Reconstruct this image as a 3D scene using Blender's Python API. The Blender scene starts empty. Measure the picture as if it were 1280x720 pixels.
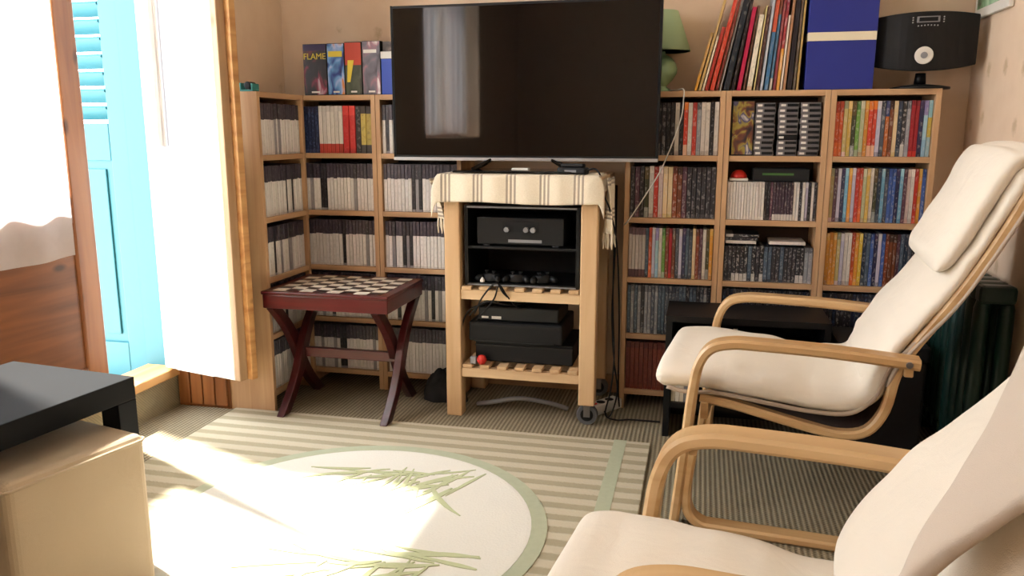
import bpy, bmesh, math, random
from mathutils import Vector, Matrix, noise
random.seed(7)
S = bpy.context.scene
C = S.collection
PI = math.pi

# ------------------------------------------------------------------ camera
cam_d = bpy.data.cameras.new('camera'); cam = bpy.data.objects.new('camera', cam_d); C.objects.link(cam)
YAW, PIT, ROL, FPX = .23, .1926, 0.0, 1000.0
cam_d.sensor_width = 36; cam_d.lens = FPX * 36 / 1280; cam_d.clip_start = .02
Fw = Vector((-math.sin(YAW)*math.cos(PIT), math.cos(YAW)*math.cos(PIT), -math.sin(PIT)))
Rt = Vector((math.cos(YAW), math.sin(YAW), 0)); Up = Rt.cross(Fw)
cam.matrix_world = Matrix((( Rt.x, Up.x, -Fw.x, 0), (Rt.y, Up.y, -Fw.y, 0), (Rt.z, Up.z, -Fw.z, .985), (0, 0, 0, 1)))
S.camera = cam

# ------------------------------------------------------------------ sky, sun, exposure
W = bpy.data.worlds.new('sky'); S.world = W; W.use_nodes = True
bg = W.node_tree.nodes['Background']
bg.inputs[0].default_value = (.86, .93, 1.0, 1); bg.inputs[1].default_value = 9.0
sun_d = bpy.data.lights.new('sun', 'SUN'); sun = bpy.data.objects.new('sun', sun_d); C.objects.link(sun)
sun_d.energy = 30; sun_d.angle = math.radians(3); sun_d.color = (1, .95, .86)
SUN_DIR = Vector((1, -.45, -1.8)).normalized()
sun.rotation_euler = SUN_DIR.to_track_quat('-Z', 'Y').to_euler(); sun.location = (-4, 2, 4)
def portal(loc, rot, sx, sy):
    l = bpy.data.lights.new('daylight_portal', 'AREA'); o = bpy.data.objects.new('daylight_portal', l); C.objects.link(o)
    l.shape = 'RECTANGLE'; l.size = sx; l.size_y = sy; l.cycles.is_portal = True
    o.location = loc; o.rotation_euler = rot
portal((-1.97, 1.93, 1.2), (0, -PI/2, 0), 2.05, 1.0)
portal((-1.97, .15, 1.55), (0, -PI/2, 0), 1.2, 1.25)
vs = S.view_settings
vs.view_transform = 'Standard'; vs.look = 'None'; vs.gamma = 1; vs.use_curve_mapping = False
vs.exposure = 0.68

# ------------------------------------------------------------------ materials
def lin(h):
    if isinstance(h, tuple): return h if len(h) == 4 else (*h, 1)
    v = [int(h[i:i+2], 16)/255 for i in (0, 2, 4)]
    return tuple(c/12.92 if c <= .04045 else ((c+.055)/1.055)**2.4 for c in v) + (1,)
class NT:
    def __init__(s, name):
        s.m = bpy.data.materials.new(name); s.m.use_nodes = True; s.t = s.m.node_tree
        s.b = s.t.nodes['Principled BSDF']; s.out = s.t.nodes['Material Output']
    def n(s, typ, ins=None, **kw):
        nd = s.t.nodes.new(typ)
        for k, v in kw.items(): setattr(nd, k, v)
        for k, v in (ins or {}).items():
            if isinstance(v, tuple) and len(v) == 2 and hasattr(v[0], 'outputs'): s.t.links.new(v[0].outputs[v[1]], nd.inputs[k])
            else: nd.inputs[k].default_value = v
        return nd
    def set(s, k, v):
        if isinstance(v, tuple) and len(v) == 2 and hasattr(v[0], 'outputs'): s.t.links.new(v[0].outputs[v[1]], s.b.inputs[k])
        else: s.b.inputs[k].default_value = v
    def coords(s, scale=(1, 1, 1), rot=(0, 0, 0), kind='Object'):
        tc = s.n('ShaderNodeTexCoord'); mp = s.n('ShaderNodeMapping', {'Vector': (tc, kind)})
        mp.inputs['Scale'].default_value = scale; mp.inputs['Rotation'].default_value = rot
        return mp
    def mix(s, fac, a, b, blend='MIX'):
        m = s.n('ShaderNodeMix', data_type='RGBA', blend_type=blend)
        for i, v in ((0, fac), (6, a), (7, b)):
            if isinstance(v, tuple) and len(v) == 2 and hasattr(v[0], 'outputs'): s.t.links.new(v[0].outputs[v[1]], m.inputs[i])
            else: m.inputs[i].default_value = v
        return (m, 2)
    def ramp(s, src, stops):
        r = s.n('ShaderNodeValToRGB', {'Fac': src}); e = r.color_ramp.elements
        while len(e) < len(stops): e.new(.5)
        for q, (p, c) in zip(e, stops): q.position = p; q.color = lin(c)
        return (r, 0)
    def math(s, op, a, b=0.0):
        m = s.n('ShaderNodeMath', operation=op)
        for i, v in ((0, a), (1, b)):
            if isinstance(v, tuple): s.t.links.new(v[0].outputs[v[1]], m.inputs[i])
            else: m.inputs[i].default_value = v
        return (m, 0)
    def bump(s, h, strength=.3, dist=.002):
        b = s.n('ShaderNodeBump', {'Height': h, 'Strength': strength, 'Distance': dist}); s.set('Normal', (b, 0))
def plain(name, col, rough=.6, var=.08, scale=12, bump=0, metal=0, spec=.5, dist=.002):
    t = NT(name); mp = t.coords((scale,)*3); nz = t.n('ShaderNodeTexNoise', {'Vector': (mp, 0), 'Scale': 1.0, 'Detail': 4.0})
    c = lin(col); lo = tuple(x*(1-var) for x in c[:3]) + (1,); hi = tuple(min(1, x*(1+var)) for x in c[:3]) + (1,)
    t.set('Base Color', t.mix((nz, 0), lo, hi)); t.set('Roughness', rough); t.set('Metallic', metal); t.set('Specular IOR Level', spec)
    if bump: t.bump((nz, 0), bump, dist)
    return t.m
def wood(name, a, b, axis, rough=.5, knots=True, scale=1.0):
    t = NT(name); sc = [26*scale, 26*scale, 26*scale]; sc[axis] = 1.6*scale
    mp = t.coords(tuple(sc)); nz = t.n('ShaderNodeTexNoise', {'Vector': (mp, 0), 'Scale': 1.0, 'Detail': 6.0, 'Distortion': .6})
    col = t.ramp((nz, 0), [(.3, a), (.62, b)])
    if knots:
        s2 = [9, 9, 9]; s2[axis] = 4
        m2 = t.coords(tuple(s2)); vo = t.n('ShaderNodeTexVoronoi', {'Vector': (m2, 0), 'Scale': 1.0})
        k = t.ramp((vo, 0), [(.05, 'ffffff'), (.13, '000000')]); dark = tuple(x*.45 for x in lin(a)[:3]) + (1,)
        col = t.mix(k, col, dark)
    t.set('Base Color', col); t.set('Roughness', rough); t.bump((nz, 0), .12, .001)
    return t.m
def fabric(name, col, var=.06, weave=900, rough=.9, bump=.25):
    t = NT(name); mp = t.coords((1, 1, 1)); c = lin(col)
    n1 = t.n('ShaderNodeTexNoise', {'Vector': (mp, 0), 'Scale': 9.0, 'Detail': 5.0}); n2 = t.n('ShaderNodeTexNoise', {'Vector': (mp, 0), 'Scale': float(weave), 'Detail': 2.0})
    f = t.math('ADD', t.math('MULTIPLY', (n1, 0), .7), t.math('MULTIPLY', (n2, 0), .3))
    t.set('Base Color', t.mix(f, tuple(x*(1-var*1.6) for x in c[:3])+(1,), tuple(min(1, x*(1+var)) for x in c[:3])+(1,)))
    t.set('Roughness', rough); t.set('Sheen Weight', .15); t.set('Specular IOR Level', .2)
    n3 = t.n('ShaderNodeTexNoise', {'Vector': (mp, 0), 'Scale': 13.0, 'Detail': 3.0, 'Distortion': 1.6})
    t.bump(t.math('ADD', f, t.math('MULTIPLY', (n3, 0), 1.5)), bump, .009); return t.m

M = {}
M['pine'] = wood('pine', 'b08660', 'c8a27a', 2)
M['pine_x'] = wood('pine_x', 'b08660', 'c8a27a', 0)
M['pine_y'] = wood('pine_y', 'b08660', 'c8a27a', 1)
M['cart'] = wood('cart_birch', 'c49c70', 'd6b48a', 2); M['cart_x'] = wood('cart_birch_x', 'caa47c', 'dcbe94', 0); M['cart_y'] = wood('cart_birch_y', 'c49c70', 'd6b48a', 1)
M['door_pine'] = wood('door_pine', '7a4726', '9c6438', 2, .35); M['door_pine_y_shaded'] = wood('door_pine_y_shaded', '5e351a', '7c4a26', 1, .35)  # rail and panel pine is darker: backlit shade put into its colour
M['sill'] = wood('sill_pine', 'b07a45', 'd6a56c', 1, .5)
M['edge'] = wood('bare_edge', '9c7a58', 'b89a78', 2, .8)
M['birch'] = wood('bent_birch', 'be9462', 'd2ae7e', 0, .35, False, .8)
M['red_wood'] = wood('cherry_wood', '3c0c0f', '561416', 0, .28, False); M['red_wood_z'] = wood('cherry_leg', '2c090c', '440f12', 2, .28, False)
M['back_board'] = plain('back_board', '4a372a', .8)
M['black'] = plain('black_plastic', '09090b', .5, .2, spec=.35); M['black_gloss'] = plain('black_gloss', '050506', .04, .1); M['black_matte'] = plain('black_matte', '131316', .8, .25)
M['dark_grey'] = plain('dark_grey_plastic', '121214', .6, spec=.25); M['grey'] = plain('grey_plastic', '8b8a8c', .5); M['cartridge'] = plain('cartridge_grey', '6f6a6b', .6)
M['silver'] = plain('silver_trim', 'b9bcc0', .3, .05, metal=.7); M['steel'] = plain('steel', '8e8e90', .35, .08, metal=.9)
M['white'] = plain('white_plastic', 'dedad2', .5, .04); M['white_paint'] = plain('white_paint', 'eeece6', .45, .04, 7, .1)
M['red'] = plain('red_plastic', 'c8281e', .4); M['teal'] = plain('turquoise_paint', '3a8f8c', .5)
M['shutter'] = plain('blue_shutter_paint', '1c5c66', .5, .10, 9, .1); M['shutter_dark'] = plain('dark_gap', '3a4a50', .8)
M['radiator'] = plain('green_radiator', '12342f', .35, .1); M['table_black'] = plain('black_brown', '0a0b0e', .7, .15, 6, spec=.2)
M['lamp_green'] = plain('lamp_ceramic', '8fae86', .25, .05); M['shade_green'] = plain('lamp_shade', 'a5bf98', .8, .05)
M['blue_card'] = plain('blue_card', '1c2a86', .5, .08); M['cream'] = plain('cream_band', 'e8dcc0', .6, .04)
M['cushion'] = fabric('cream_cotton', 'ece1d0', .05); M['cushion_back'] = fabric('taupe_cotton', 'b7a491', .06)
M['pouf'] = fabric('pouf_cotton', 'cbb89c', .05); M['sling'] = fabric('brown_sling', '4a2f25', .3, 120)
M['pillow'] = fabric('pillow_cotton', 'cfbfae', .05)
M['page'] = plain('paper', 'dcd2bf', .8, .05)
M['light_square'] = plain('light_square', 'e6dccb', .3, .03); M['dark_square'] = plain('dark_square', '2a0f0c', .3)
M['rubber'] = plain('rubber_tyre', '5c5c5e', .7); M['ring_green'] = plain('rug_green', 'b0b498', .95, .08, 60, .5)
M['rug_disc'] = plain('rug_white_pile', 'e4e0d4', 1, .05, 160, .6, spec=.1); M['motif'] = plain('rug_leaf_green', 'bfc49c', 1, .08, 90, .5, spec=.1)
M['ceiling'] = plain('ceiling_paint', 'efebe2', .9, .02)
def glass():
    t = NT('window_glass'); tr = t.n('ShaderNodeBsdfTransparent'); gl = t.n('ShaderNodeBsdfGlossy', {'Roughness': .02})
    mx = t.n('ShaderNodeMixShader', {0: .06, 1: (tr, 0), 2: (gl, 0)})
    t.t.links.new(mx.outputs[0], t.out.inputs[0]); return t.m
M['glass'] = glass()
def sheer():
    t = NT('sheer_curtain'); mp = t.coords((1, 1, 1)); nz = t.n('ShaderNodeTexNoise', {'Vector': (mp, 0), 'Scale': 30.0, 'Detail': 3.0})
    c = t.mix((nz, 0), (.80, .79, .80, 1), (.92, .91, .92, 1))
    df = t.n('ShaderNodeBsdfDiffuse', {'Color': c}); tl = t.n('ShaderNodeBsdfTranslucent', {'Color': c}); tr = t.n('ShaderNodeBsdfTransparent')
    a = t.n('ShaderNodeMixShader', {0: .5, 1: (df, 0), 2: (tl, 0)}); b = t.n('ShaderNodeMixShader', {0: .38, 1: (a, 0), 2: (tr, 0)})
    t.t.links.new(b.outputs[0], t.out.inputs[0]); return t.m
M['sheer'] = sheer()
def wallpaper():
    t = NT('beige_wallpaper'); mp = t.coords((1, 1, 1), kind='Object'); nz = t.n('ShaderNodeTexNoise', {'Vector': (mp, 0), 'Scale': 14.0, 'Detail': 4.0})
    base = t.mix((nz, 0), lin('dcc0a4'), lin('e8d0b6'))
    m2 = t.coords((7.2, 7.2, 5.2)); vo = t.n('ShaderNodeTexVoronoi', {'Vector': (m2, 0), 'Scale': 1.0, 'Randomness': .35})
    n3 = t.n('ShaderNodeTexNoise', {'Vector': (mp, 0), 'Scale': 90.0}); d = t.math('ADD', (vo, 0), t.math('MULTIPLY', (n3, 0), .16))
    k = t.ramp(d, [(.14, 'ffffff'), (.24, '000000')])
    t.set('Base Color', t.mix(t.math('MULTIPLY', k, .5), base, lin('a98a5c'))); t.set('Roughness', .85); t.bump((n3, 0), .1, .001); return t.m
M['wallpaper'] = wallpaper()
def carpet():
    t = NT('ribbed_sisal_carpet'); mp = t.coords((1, 1, 1)); sp = t.n('ShaderNodeSeparateXYZ', {0: (mp, 0)})
    sx = t.math('SINE', t.math('MULTIPLY', (sp, 0), 2*PI/.014)); sy = t.math('SINE', t.math('MULTIPLY', t.math('ADD', (sp, 1), (sp, 2)), 2*PI/.011))
    h = t.math('ADD', t.math('MULTIPLY', sx, .35), t.math('MULTIPLY', t.math('MULTIPLY', sx, sy), .22)); nz = t.n('ShaderNodeTexNoise', {'Vector': (mp, 0), 'Scale': 40.0, 'Detail': 4.0})
    f = t.math('ADD', t.math('ADD', h, .35), t.math('MULTIPLY', (nz, 0), .3))
    t.set('Base Color', t.mix(f, lin('6c6250'), lin('a5997f'))); t.set('Roughness', .95); t.set('Specular IOR Level', .1); t.bump(h, .6, .004); return t.m
M['carpet'] = carpet()
def rug_stripe():
    t = NT('striped_rug_pile'); mp = t.coords((1, 1, 1)); sp = t.n('ShaderNodeSeparateXYZ', {0: (mp, 0)}); nz = t.n('ShaderNodeTexNoise', {'Vector': (mp, 0), 'Scale': 120.0, 'Detail': 4.0})
    w = t.math('SINE', t.math('ADD', t.math('MULTIPLY', (sp, 1), 2*PI/.066), t.math('MULTIPLY', (nz, 0), .8)))
    f = t.ramp(t.math('ADD', t.math('MULTIPLY', w, .5), .5), [(.25, '000000'), (.6, 'ffffff')])
    t.set('Base Color', t.mix(f, lin('a89e84'), lin('c4baa2'))); t.set('Roughness', 1); t.set('Specular IOR Level', .1)
    t.bump(t.math('ADD', f, t.math('MULTIPLY', (nz, 0), .6)), .5, .004); return t.m
M['rug'] = rug_stripe()
def spine():
    t = NT('printed_spine'); tc = t.n('ShaderNodeTexCoord'); sp = t.n('ShaderNodeSeparateXYZ', {0: (tc, 'Object')})
    at = lambda nm: t.n('ShaderNodeAttribute', attribute_type='OBJECT', attribute_name=nm)
    oi = t.n('ShaderNodeObjectInfo'); rnd = t.math('MULTIPLY', (oi, 'Random'), 91.0)
    z = (sp, 2); x = (sp, 0)
    top = t.math('GREATER_THAN', z, (at('band_top'), 2)); bot = t.math('LESS_THAN', z, (at('band_low'), 2))
    col = t.mix(top, (at('print_main'), 0), (at('print_top'), 0)); col = t.mix(bot, col, (at('print_low'), 0))
    v = t.n('ShaderNodeCombineXYZ', {0: t.math('ADD', t.math('MULTIPLY', x, 1.6), rnd), 1: rnd, 2: t.math('MULTIPLY', z, 15.0)})
    nz = t.n('ShaderNodeTexNoise', {'Vector': (v, 0), 'Scale': 1.0, 'Detail': 3.0})
    mid = t.math('LESS_THAN', t.math('ABSOLUTE', x), .33)
    mark = t.math('MULTIPLY', t.math('MULTIPLY', t.math('GREATER_THAN', (nz, 0), .56), mid), t.math('MULTIPLY', (at('lettering'), 2), .36))
    col = t.mix(mark, col, (at('print_text'), 0))
    t.set('Base Color', col); t.set('Roughness', .38); return t.m
M['spine'] = spine()
def art(name, cols, scale=(14, 1, 9)):
    t = NT(name); mp = t.coords(scale); nz = t.n('ShaderNodeTexNoise', {'Vector': (mp, 0), 'Scale': 1.0, 'Detail': 2.5, 'Distortion': .8})
    n = len(cols); t.set('Base Color', t.ramp((nz, 0), [(.28+.44*i/(n-1), c) for i, c in enumerate(cols)])); t.set('Roughness', .4); return t.m
def cloth_mat():
    t = NT('striped_throw'); a = t.n('ShaderNodeAttribute', attribute_name='run'); fr = t.math('FRACT', t.math('DIVIDE', (a, 2), .112))
    m = None
    for c in (.18, .30, .42):
        g = t.math('LESS_THAN', t.math('ABSOLUTE', t.math('SUBTRACT', fr, c)), .03); m = g if m is None else t.math('MAXIMUM', m, g)
    mp = t.coords((1, 1, 1)); nz = t.n('ShaderNodeTexNoise', {'Vector': (mp, 0), 'Scale': 300.0}); base = t.mix((nz, 0), lin('d8c8ae'), lin('f0e6d2'))
    t.set('Base Color', t.mix(t.math('MULTIPLY', m, .8), base, lin('8a7b6e'))); t.set('Roughness', .9); t.bump((nz, 0), .3, .002); return t.m
M['throw'] = cloth_mat()

# ------------------------------------------------------------------ mesh helpers
class MB:
    def __init__(s): s.v = []; s.f = []; s.a = None
    def box(s, x0, x1, y0, y1, z0, z1, mtx=None):
        b = len(s.v); p = [(x, y, z) for z in (z0, z1) for y in (y0, y1) for x in (x0, x1)]
        s.v += [tuple(mtx @ Vector(q)) if mtx else q for q in p]
        s.f += [tuple(b+i for i in q) for q in ((0, 2, 3, 1), (4, 5, 7, 6), (0, 1, 5, 4), (2, 6, 7, 3), (0, 4, 6, 2), (1, 3, 7, 5))]
        return s
    def loft(s, rings, close=True, caps=True):
        b = len(s.v); n = len(rings[0])
        for r in rings: s.v += [tuple(p) for p in r]
        for i in range(len(rings)-1):
            for j in range(n if close else n-1):
                k = (j+1) % n; s.f.append((b+i*n+j, b+i*n+k, b+(i+1)*n+k, b+(i+1)*n+j))
        if caps and close:
            s.f.append(tuple(b+j for j in reversed(range(n)))); s.f.append(tuple(b+(len(rings)-1)*n+j for j in range(n)))
        return s
    def tube(s, path, r, n=8):
        P = [Vector(p) for p in path]; rings = []; side = None
        for i, p in enumerate(P):
            t = (P[min(i+1, len(P)-1)] - P[max(i-1, 0)]).normalized()
            if side is None: side = t.orthogonal().normalized()
            side = (side - t*side.dot(t)).normalized(); up = t.cross(side); rr = r[i] if isinstance(r, (list, tuple)) else r
            rings.append([p + side*math.cos(a)*rr + up*math.sin(a)*rr for a in [2*PI*k/n for k in range(n)]])
        return s.loft(rings)
    def strip(s, path, w, h, side=(0, 1, 0), round_=.25):
        P = [Vector(p) for p in path]; sd = Vector(side); rings = []
        for i, p in enumerate(P):
            t = (P[min(i+1, len(P)-1)] - P[max(i-1, 0)]).normalized(); up = sd.cross(t).normalized(); c = h*round_
            q = [(-w/2+c, -h/2), (w/2-c, -h/2), (w/2, -h/2+c), (w/2, h/2-c), (w/2-c, h/2), (-w/2+c, h/2), (-w/2, h/2-c), (-w/2, -h/2+c)]
            rings.append([p + sd*a + up*b for a, b in q])
        return s.loft(rings)
    def lathe(s, prof, n=20, loc=(0, 0, 0), axis=2):
        rings = []
        for r, z in prof:
            ring = []
            for k in range(n):
                a = 2*PI*k/n; q = [r*math.cos(a), r*math.sin(a), z]
                if axis == 1: q = [q[0], -q[2], q[1]]
                if axis == 0: q = [q[2], q[0], q[1]]
                ring.append((q[0]+loc[0], q[1]+loc[1], q[2]+loc[2]))
            rings.append(ring)
        return s.loft(rings)
    def grid(s, fn, nu, nv):
        b = len(s.v)
        for i in range(nu+1):
            for j in range(nv+1): s.v.append(tuple(fn(i/nu, j/nv)))
        for i in range(nu):
            for j in range(nv): s.f.append((b+i*(nv+1)+j, b+(i+1)*(nv+1)+j, b+(i+1)*(nv+1)+j+1, b+i*(nv+1)+j+1))
        return s
    def build(s, name, mat, parent=None, loc=None, rz=0, bevel=0, smooth=False, solid=0, sub=0):
        me = bpy.data.meshes.new(name); me.from_pydata(s.v, [], s.f); me.update()
        bm = bmesh.new(); bm.from_mesh(me); bmesh.ops.recalc_face_normals(bm, faces=bm.faces); bm.to_mesh(me); bm.free()
        if s.a:
            at = me.attributes.new('run', 'FLOAT', 'POINT'); at.data.foreach_set('value', s.a)
        me.materials.append(M[mat] if isinstance(mat, str) else mat)
        o = bpy.data.objects.new(name, me); C.objects.link(o); o.parent = parent
        if loc is not None: o.location = loc
        o.rotation_euler = (0, 0, rz)
        if solid: md = o.modifiers.new('solid', 'SOLIDIFY'); md.thickness = solid; md.offset = 0
        if bevel: md = o.modifiers.new('bevel', 'BEVEL'); md.width = bevel; md.segments = 2; md.limit_method = 'ANGLE'
        if sub: md = o.modifiers.new('sub', 'SUBSURF'); md.levels = sub; md.render_levels = sub
        if smooth:
            for p in me.polygons: p.use_smooth = True
        return o
def box(*a, **k): return MB().box(*a, **k)
def tag(o, label, cat, group=None):
    o['label'] = label; o['category'] = cat
    if group: o['group'] = group
    return o
def thing(name, label, cat, loc=(0, 0, 0), rz=0, group=None):
    o = bpy.data.objects.new(name, None); C.objects.link(o); o.empty_display_size = .05
    o.location = loc; o.rotation_euler = (0, 0, rz); return tag(o, label, cat, group)
def struct(o): o['kind'] = 'structure'; return o
def copy_tree(o, parent=None):
    c = o.copy(); C.objects.link(c); c.parent = parent
    for ch in list(o.children): copy_tree(ch, c)
    return c
def catmull(pts, n):
    P = [Vector(p) for p in pts]; P = [P[0]*2-P[1]] + P + [P[-1]*2-P[-2]]; out = []
    for i in range(1, len(P)-2):
        for k in range(n):
            t = k/n; a, b, c, d = P[i-1:i+3]
            out.append(.5*((2*b) + (c-a)*t + (2*a-5*b+4*c-d)*t*t + (3*b-a-3*c+d)*t**3))
    out.append(P[-2]); return out
def text_part(s, size, mat, parent, loc, rot, name='lettering', ext=.0006):
    cu = bpy.data.curves.new(name, 'FONT'); cu.body = s; cu.size = size; cu.extrude = ext; cu.align_x = 'CENTER'; cu.align_y = 'CENTER'
    tmp = bpy.data.objects.new('tmp', cu); C.objects.link(tmp); dg = bpy.context.evaluated_depsgraph_get()
    me = bpy.data.meshes.new_from_object(tmp.evaluated_get(dg)); C.objects.unlink(tmp); bpy.data.objects.remove(tmp)
    o = bpy.data.objects.new(name, me); C.objects.link(o); me.materials.clear(); me.materials.append(M[mat]); o.parent = parent; o.location = loc; o.rotation_euler = rot
    return o

# ------------------------------------------------------------------ room shell
XL, XR, YB, YN, ZC = -1.62, .845, 2.972, -1.75, 2.45
XO = -1.95                                   # outer face of the left wall
DY0, DY1, DZ1 = 1.40, 2.47, 2.25             # balcony door recess
WY0, WY1, WZ0, WZ1 = -.45, .75, .95, 2.15    # second window
struct(box(-1.95, XR, YN, YB, -.1, 0).build('floor', 'carpet'))
struct(box(XO, XR+.12, YN-.12, YB+.12, ZC, ZC+.1).build('ceiling', 'ceiling'))
struct(box(XO, XR+.12, YB, YB+.12, -.1, ZC).build('wall_back', 'wallpaper'))
struct(box(XR, XR+.12, YN, YB, -.1, ZC).build('wall_right', 'wallpaper'))
w = MB()
w.box(XO, XL, DY1, YB, 0, ZC).box(XO, XL, DY0, DY1, DZ1, ZC).box(XO, XL, WY1, DY0, 0, ZC)
w.box(XO, XL, WY0, WY1, 0, WZ0).box(XO, XL, WY0, WY1, WZ1, ZC).box(XO, XL, YN, WY0, 0, ZC)
struct(w.build('wall_left', 'wallpaper'))
struct(box(XO, XR+.12, YN-.12, YN, -.1, ZC).build('wall_near', 'wallpaper'))
def casement(name, x, y0, y1, z0, z1, along_y=True):
    f = MB(); T = .05
    def bx(a0, a1, b0, b1, d0=-.03, d1=.03):
        f.box(x+d0, x+d1, a0, a1, b0, b1) if along_y else f.box(a0, a1, x+d0, x+d1, b0, b1)
    bx(y0, y1, z0, z0+T); bx(y0, y1, z1-T, z1); bx(y0, y0+T, z0+T, z1-T); bx(y1-T, y1, z0+T, z1-T); m = (y0+y1)/2; bx(m-T*.8, m+T*.8, z0+T, z1-T)
    fo = struct(f.build(name, 'door_pine'))
    for a, b in ((y0+T, m-T*.8), (m+T*.8, y1-T)):
        g = box(x-.003, x+.003, a, b, z0+T, z1-T) if along_y else box(a, b, x-.003, x+.003, z0+T, z1-T); g.build('pane', 'glass', fo)
casement('window_2', -1.80, WY0, WY1, WZ0, WZ1)
# threshold, riser and pine reveal boards of the balcony door
struct(box(XO, -1.832, DY0, DY1, 0, .118).build('trim_1', 'carpet'))
struct(box(XO, -1.815, DY0+.001, DY1-.001, .118, .150).build('trim_2', 'sill', bevel=.004))
rv = struct(box(-1.83, XL-.001, DY1-.012, DY1-.0005, 0, DZ1).build('trim_3', 'door_pine'))
for i in range(4): box(-1.825+i*.05, -1.779+i*.05, DY1-.022, DY1-.012, .01, DZ1-.01).build('plank', 'door_pine', rv, bevel=.004)
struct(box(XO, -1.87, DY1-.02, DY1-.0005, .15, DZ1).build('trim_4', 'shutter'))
struct(box(-1.13, XR-.001, YB-.012, YB-.0005, 0, .07).build('baseboard_back', 'pine_x'))
struct(box(XR-.012, XR-.0005, YN, YB-.013, 0, .07).build('baseboard_right', 'pine_y'))

# balcony slab outside
struct(box(-3.4, XO-.002, .2, 4.0, -.05, .08).build('balcony_floor', plain('concrete', 'b9b2a6', .9, .1)))

# ------------------------------------------------------------------ balcony door leaves
dr = thing('door_1', 'x', 'door', (-1.845, 1.44, .155)); del dr['label']; del dr['category']; dr['kind'] = 'structure'
LW, LH, T = .675, 2.06, .04
box(-T/2, T/2, LW-.085, LW, 0, LH).build('stile', 'door_pine', dr, bevel=.006); box(-T/2, T/2, 0, .085, 0, LH).build('stile', 'door_pine', dr, bevel=.006)
box(-T/2, T/2, .085, LW-.085, 0, .11).build('rail', 'door_pine_y_shaded', dr, bevel=.004); box(-T/2, T/2, .085, LW-.085, .56, .64).build('rail', 'door_pine_y_shaded', dr, bevel=.004)
box(-T/2, T/2, .085, LW-.085, LH-.09, LH).build('rail', 'door_pine_y_shaded', dr, bevel=.004); box(-.01, .012, .085, LW-.085, .11, .56).build('panel', 'door_pine_y_shaded', dr)
box(-.003, .003, .085, LW-.085, .64, LH-.09).build('pane', 'glass', dr)

# far leaf, standing open into the room
ang = math.atan2(-.09, .344)
d2 = thing('door_2', 'x', 'door', (-1.835, 2.425, .157), ang); del d2['label']; del d2['category']; d2['kind'] = 'structure'
L2 = .345
box(0, .06, -.02, .02, 0, LH).build('stile', 'white_paint', d2, bevel=.004); box(L2-.10, L2, -.02, .02, 0, LH).build('stile', 'white_paint', d2, bevel=.004)
box(.06, L2-.10, -.02, .02, 0, .13).build('rail', 'white_paint', d2); box(.06, L2-.10, -.02, .02, .68, .78).build('rail', 'white_paint', d2); box(.06, L2-.10, -.02, .02, LH-.09, LH).build('rail', 'white_paint', d2)
box(.06, L2-.10, -.008, .010, .13, .68).build('panel', 'white_paint', d2); box(.06, L2-.10, -.003, .003, .78, LH-.09).build('pane', 'glass', d2)
box(L2, L2+.026, -.02, .014, .0, LH).build('edge_strip', 'edge', d2, bevel=.003); box(L2, L2+.046, .014, .040, .0, LH).build('rebate_strip', 'sill', d2, bevel=.003)
def drape(y0, y1, z0, z1, amp, waves, axis='y'):
    def fn(u, v):
        a = y0+(y1-y0)*u; z = z0+(z1-z0)*v; k = amp*(.35+.65*(1-v*.6)); d = k*math.sin(u*waves*2*PI+.7*math.sin(v*3))+.3*k*math.sin(u*waves*5.3+v*4)
        zz = z + (.004*math.sin(u*7) if v < .02 else 0)
        return (d, a, zz) if axis == 'y' else (a, d, zz)
    return MB().grid(fn, 90, 24)
tag(drape(1.50, 1.99, .625, 2.10, .006, 3).build('sheer_curtain', 'sheer', loc=(-1.795, 0, 0), smooth=True), 'white sheer curtain hanging over the pine balcony door glass', 'curtain')
lc = tag(drape(.10, L2-.06, .70, 2.0, .005, 4, 'x').build('sheer_curtain', 'sheer', loc=(-1.835, 2.425, .157), rz=ang, smooth=True), 'white sheer panel behind the glass of the open white door', 'curtain')
for v in lc.data.vertices: v.co.y += .034
tag(drape(-.43, .73, .97, 2.2, .012, 10).build('sheer_curtain', 'sheer', loc=(-1.72, 0, 0), smooth=True), 'white sheer curtain of the side window out of view', 'curtain')

# ------------------------------------------------------------------ louvred shutter outside
sh = thing('louvred_shutter', 'turquoise blue louvred wooden shutter folded open outside the balcony door', 'shutter', (-1.972, 2.50, .085))
SW, SH_ = .42, 2.15
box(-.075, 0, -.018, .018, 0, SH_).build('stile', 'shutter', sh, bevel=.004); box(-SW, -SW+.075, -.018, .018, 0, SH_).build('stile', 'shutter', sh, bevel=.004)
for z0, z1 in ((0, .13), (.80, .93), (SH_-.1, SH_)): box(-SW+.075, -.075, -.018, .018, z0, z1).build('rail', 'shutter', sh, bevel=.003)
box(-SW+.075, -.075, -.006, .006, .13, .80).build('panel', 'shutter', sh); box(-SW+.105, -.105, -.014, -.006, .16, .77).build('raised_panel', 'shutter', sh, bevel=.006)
sl = None
for i in range(19):
    z = .945+i*.0585; R = Matrix.Translation((0, 0, z+.025)) @ Matrix.Rotation(math.radians(-38), 4, 'X')
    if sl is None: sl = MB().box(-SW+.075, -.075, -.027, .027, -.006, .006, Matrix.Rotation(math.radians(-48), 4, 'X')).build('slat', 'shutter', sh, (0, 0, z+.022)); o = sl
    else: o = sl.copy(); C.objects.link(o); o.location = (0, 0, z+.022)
box(-.002, .010, .004, .012, 0, SH_).build('hinge_gap_strip', 'shutter_dark', sh)
for i in range(26): MB().lathe([(.004, 0), (.004, .03)], 6, (.006, -.010, .03+i*.082)).build('hinge_barrel', 'steel', sh)

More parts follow.
